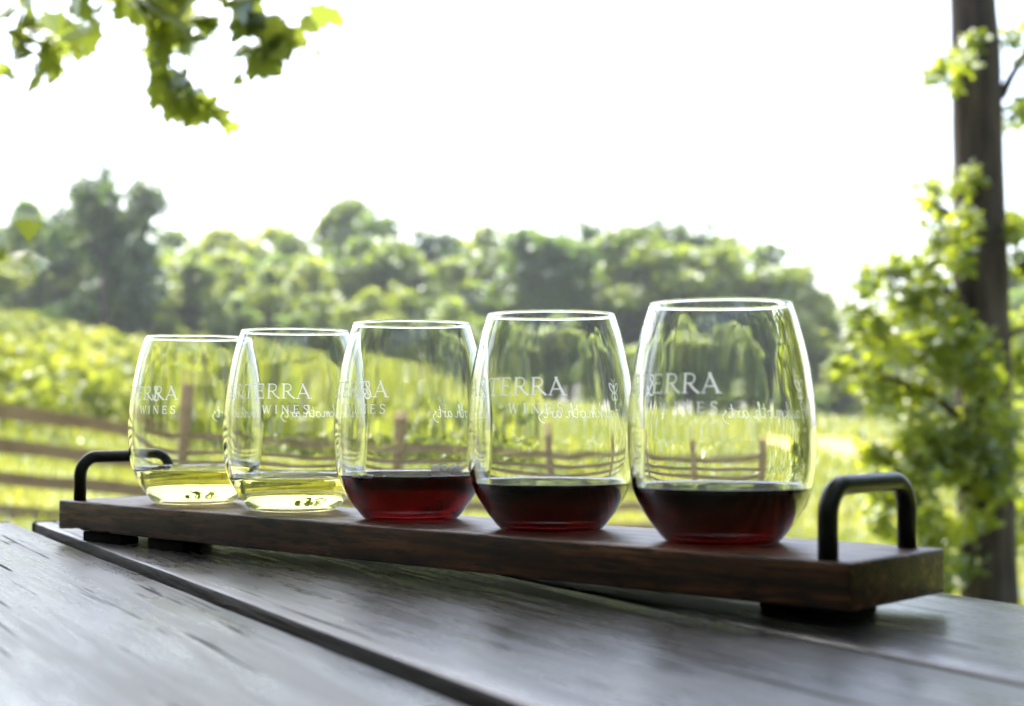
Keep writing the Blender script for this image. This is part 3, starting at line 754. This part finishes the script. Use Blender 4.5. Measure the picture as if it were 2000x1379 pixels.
def bubble_mesh(n_, r0, spread, cx, cy, z):
    b = MB()
    for _ in range(n_):
        r = r0*rnd.uniform(.5, 1.2); x, y = cx + rnd.gauss(0, spread), cy + rnd.gauss(0, spread*.4)
        pr = [(.00001, 0)] + [(r*math.sin(math.pi*k/8), r - r*math.cos(math.pi*k/8)) for k in range(1, 8)] + [(.00001, 2*r)]
        vs = [(x + q*math.cos(2*math.pi*j/12), y + q*math.sin(2*math.pi*j/12), z - r*.6 + h) for q, h in pr for j in range(12)]
        b.add(vs, [(i*12+j, i*12+(j+1) % 12, (i+1)*12+(j+1) % 12, (i+1)*12+j) for i in range(len(pr)-1) for j in range(12)])
    return b
M_BUB, nt, _ = mat('bubble_film')
g1 = node(nt, 'ShaderNodeBsdfGlossy', i_Roughness=.02); t1 = node(nt, 'ShaderNodeBsdfTransparent'); fr = node(nt, 'ShaderNodeFresnel'); fr.inputs[0].default_value = 1.25
ms = node(nt, 'ShaderNodeMixShader'); nt.links.new(fr.outputs[0], ms.inputs[0]); nt.links.new(t1.outputs[0], ms.inputs[1]); nt.links.new(g1.outputs[0], ms.inputs[2])
oo = node(nt, 'ShaderNodeOutputMaterial'); dd = node(nt, 'ShaderNodeBsdfDiffuse'); dd.inputs[0].default_value = (.9, .85, .88, 1); m2 = node(nt, 'ShaderNodeMixShader'); m2.inputs[0].default_value = .5
nt.links.new(ms.outputs[0], m2.inputs[1]); nt.links.new(dd.outputs[0], m2.inputs[2]); nt.links.new(m2.outputs[0], oo.inputs[0])

GL = [ # rightmost first: level, facing angle of the last letter, kind, label
 (.0217, 0, 'red', 'stemless glass of dark red wine at the right end of the board, nearest the camera'),
 (.0205, 10, 'red', 'stemless glass of dark red wine without bubbles, between two other red wines'),
 (.0214, -17, 'red', 'stemless glass of red wine with bubbles on its surface, in the middle of the five'),
 (.0178, 13, 'white', 'stemless glass of pale white wine standing directly left of a red wine'),
 (.0195, -15, 'white', 'stemless glass of pale white wine at the left end, farthest from the camera'),
]
for i, (lev, ang_, kind, lb) in enumerate(GL):
    s = .0776 + .0898*i
    p = tp(s, .0386, .0001)
    view = math.atan2(p.x, p.y)                         # the glass's front faces the camera
    o = empty('wine_glass', p, R(ang_) - view); tag(o, lb, 'wine glass', 'five tasting glasses on the serving board')
    obj('bowl', me_glass, o)
    for nm, me_ in LETTERS: obj(nm, me_, o)
    w = obj('wine', wine_mesh(lev, M_WHITEWINE if kind == 'white' else M_RUBY if i == 2 else M_REDWINE), o)
    if i == 2:
        a1 = -R(ang_)
        def rp(x, y): return x*math.cos(a1) - y*math.sin(a1), x*math.sin(a1) + y*math.cos(a1)
        bx, by = rp(-.021, -.026); bubble_mesh(26, .0008, .0028, bx, by, lev).build('bubbles', M_BUB, w, smooth=True)
        bx, by = rp(.018, .023); bubble_mesh(8, .0022, .0035, bx, by, lev).build('bubbles', M_BUB, w, smooth=True)

# ------------------------------------------------------------------ light, sky, camera
SUN_EL, SUN_AZ = R(60), R(-28)      # azimuth from +Y towards +X
sd_ = Vector((math.sin(SUN_AZ)*math.cos(SUN_EL), math.cos(SUN_AZ)*math.cos(SUN_EL), math.sin(SUN_EL)))
sl = bpy.data.lights.new('sun', 'SUN'); sl.energy = 3.3; sl.angle = R(.55); sl.color = (1, .93, .80)
so = bpy.data.objects.new('sun', sl); COL.objects.link(so); so.rotation_euler = sd_.to_track_quat('Z', 'Y').to_euler()
w = bpy.data.worlds.new('World'); SC.world = w; w.use_nodes = True; nt = w.node_tree
bg = nt.nodes['Background']; sk = nt.nodes.new('ShaderNodeTexSky'); sk.sky_type = 'NISHITA'; sk.sun_disc = False
sk.sun_elevation = SUN_EL; sk.sun_rotation = SUN_AZ; sk.air_density = 1.0; sk.dust_density = 4.0; sk.ozone_density = 1.0
nt.links.new(sk.outputs[0], bg.inputs[0]); bg.inputs[1].default_value = .15

HAZE = .0005
if HAZE:
    m, nt, N = mat('haze_air')
    pv = N('ShaderNodeVolumePrincipled'); pv.inputs['Color'].default_value = (.86, .92, 1, 1); pv.inputs['Density'].default_value = HAZE; pv.inputs['Anisotropy'].default_value = .35
    oo = N('ShaderNodeOutputMaterial'); nt.links.new(pv.outputs[0], oo.inputs['Volume'])
    b = MB(); b.box((0, 370, 17), (830, 890, 66)); hz = b.build('haze', m); tag(hz, 'pale summer haze lying over the meadow and wood', 'haze', kind='stuff')

cam = bpy.data.cameras.new('camera'); co = bpy.data.objects.new('camera', cam); COL.objects.link(co); SC.camera = co
cam.sensor_width = 36; cam.lens = F/2000*36; cam.clip_start = .02; cam.clip_end = 2000
co.location = (0, 0, EYE); co.rotation_euler = (math.pi/2 + PITCH, 0, 0)
cam.dof.use_dof = True; cam.dof.focus_distance = .685; cam.dof.aperture_fstop = 9.0; cam.dof.aperture_blades = 7

SC.view_settings.view_transform = 'Standard'; SC.view_settings.look = 'None'; SC.view_settings.exposure = 2.1; SC.view_settings.gamma = 1
cy = SC.cycles
cy.use_denoising = True; cy.denoiser = 'OPENIMAGEDENOISE'; cy.denoising_input_passes = 'RGB_ALBEDO_NORMAL'
cy.use_adaptive_sampling = False
cy.max_bounces = 24; cy.transmission_bounces = 24; cy.transparent_max_bounces = 24; cy.diffuse_bounces = 4; cy.glossy_bounces = 8; cy.volume_bounces = 0
cy.caustics_reflective = True; cy.caustics_refractive = True; cy.blur_glossy = 0; cy.sample_clamp_indirect = 8
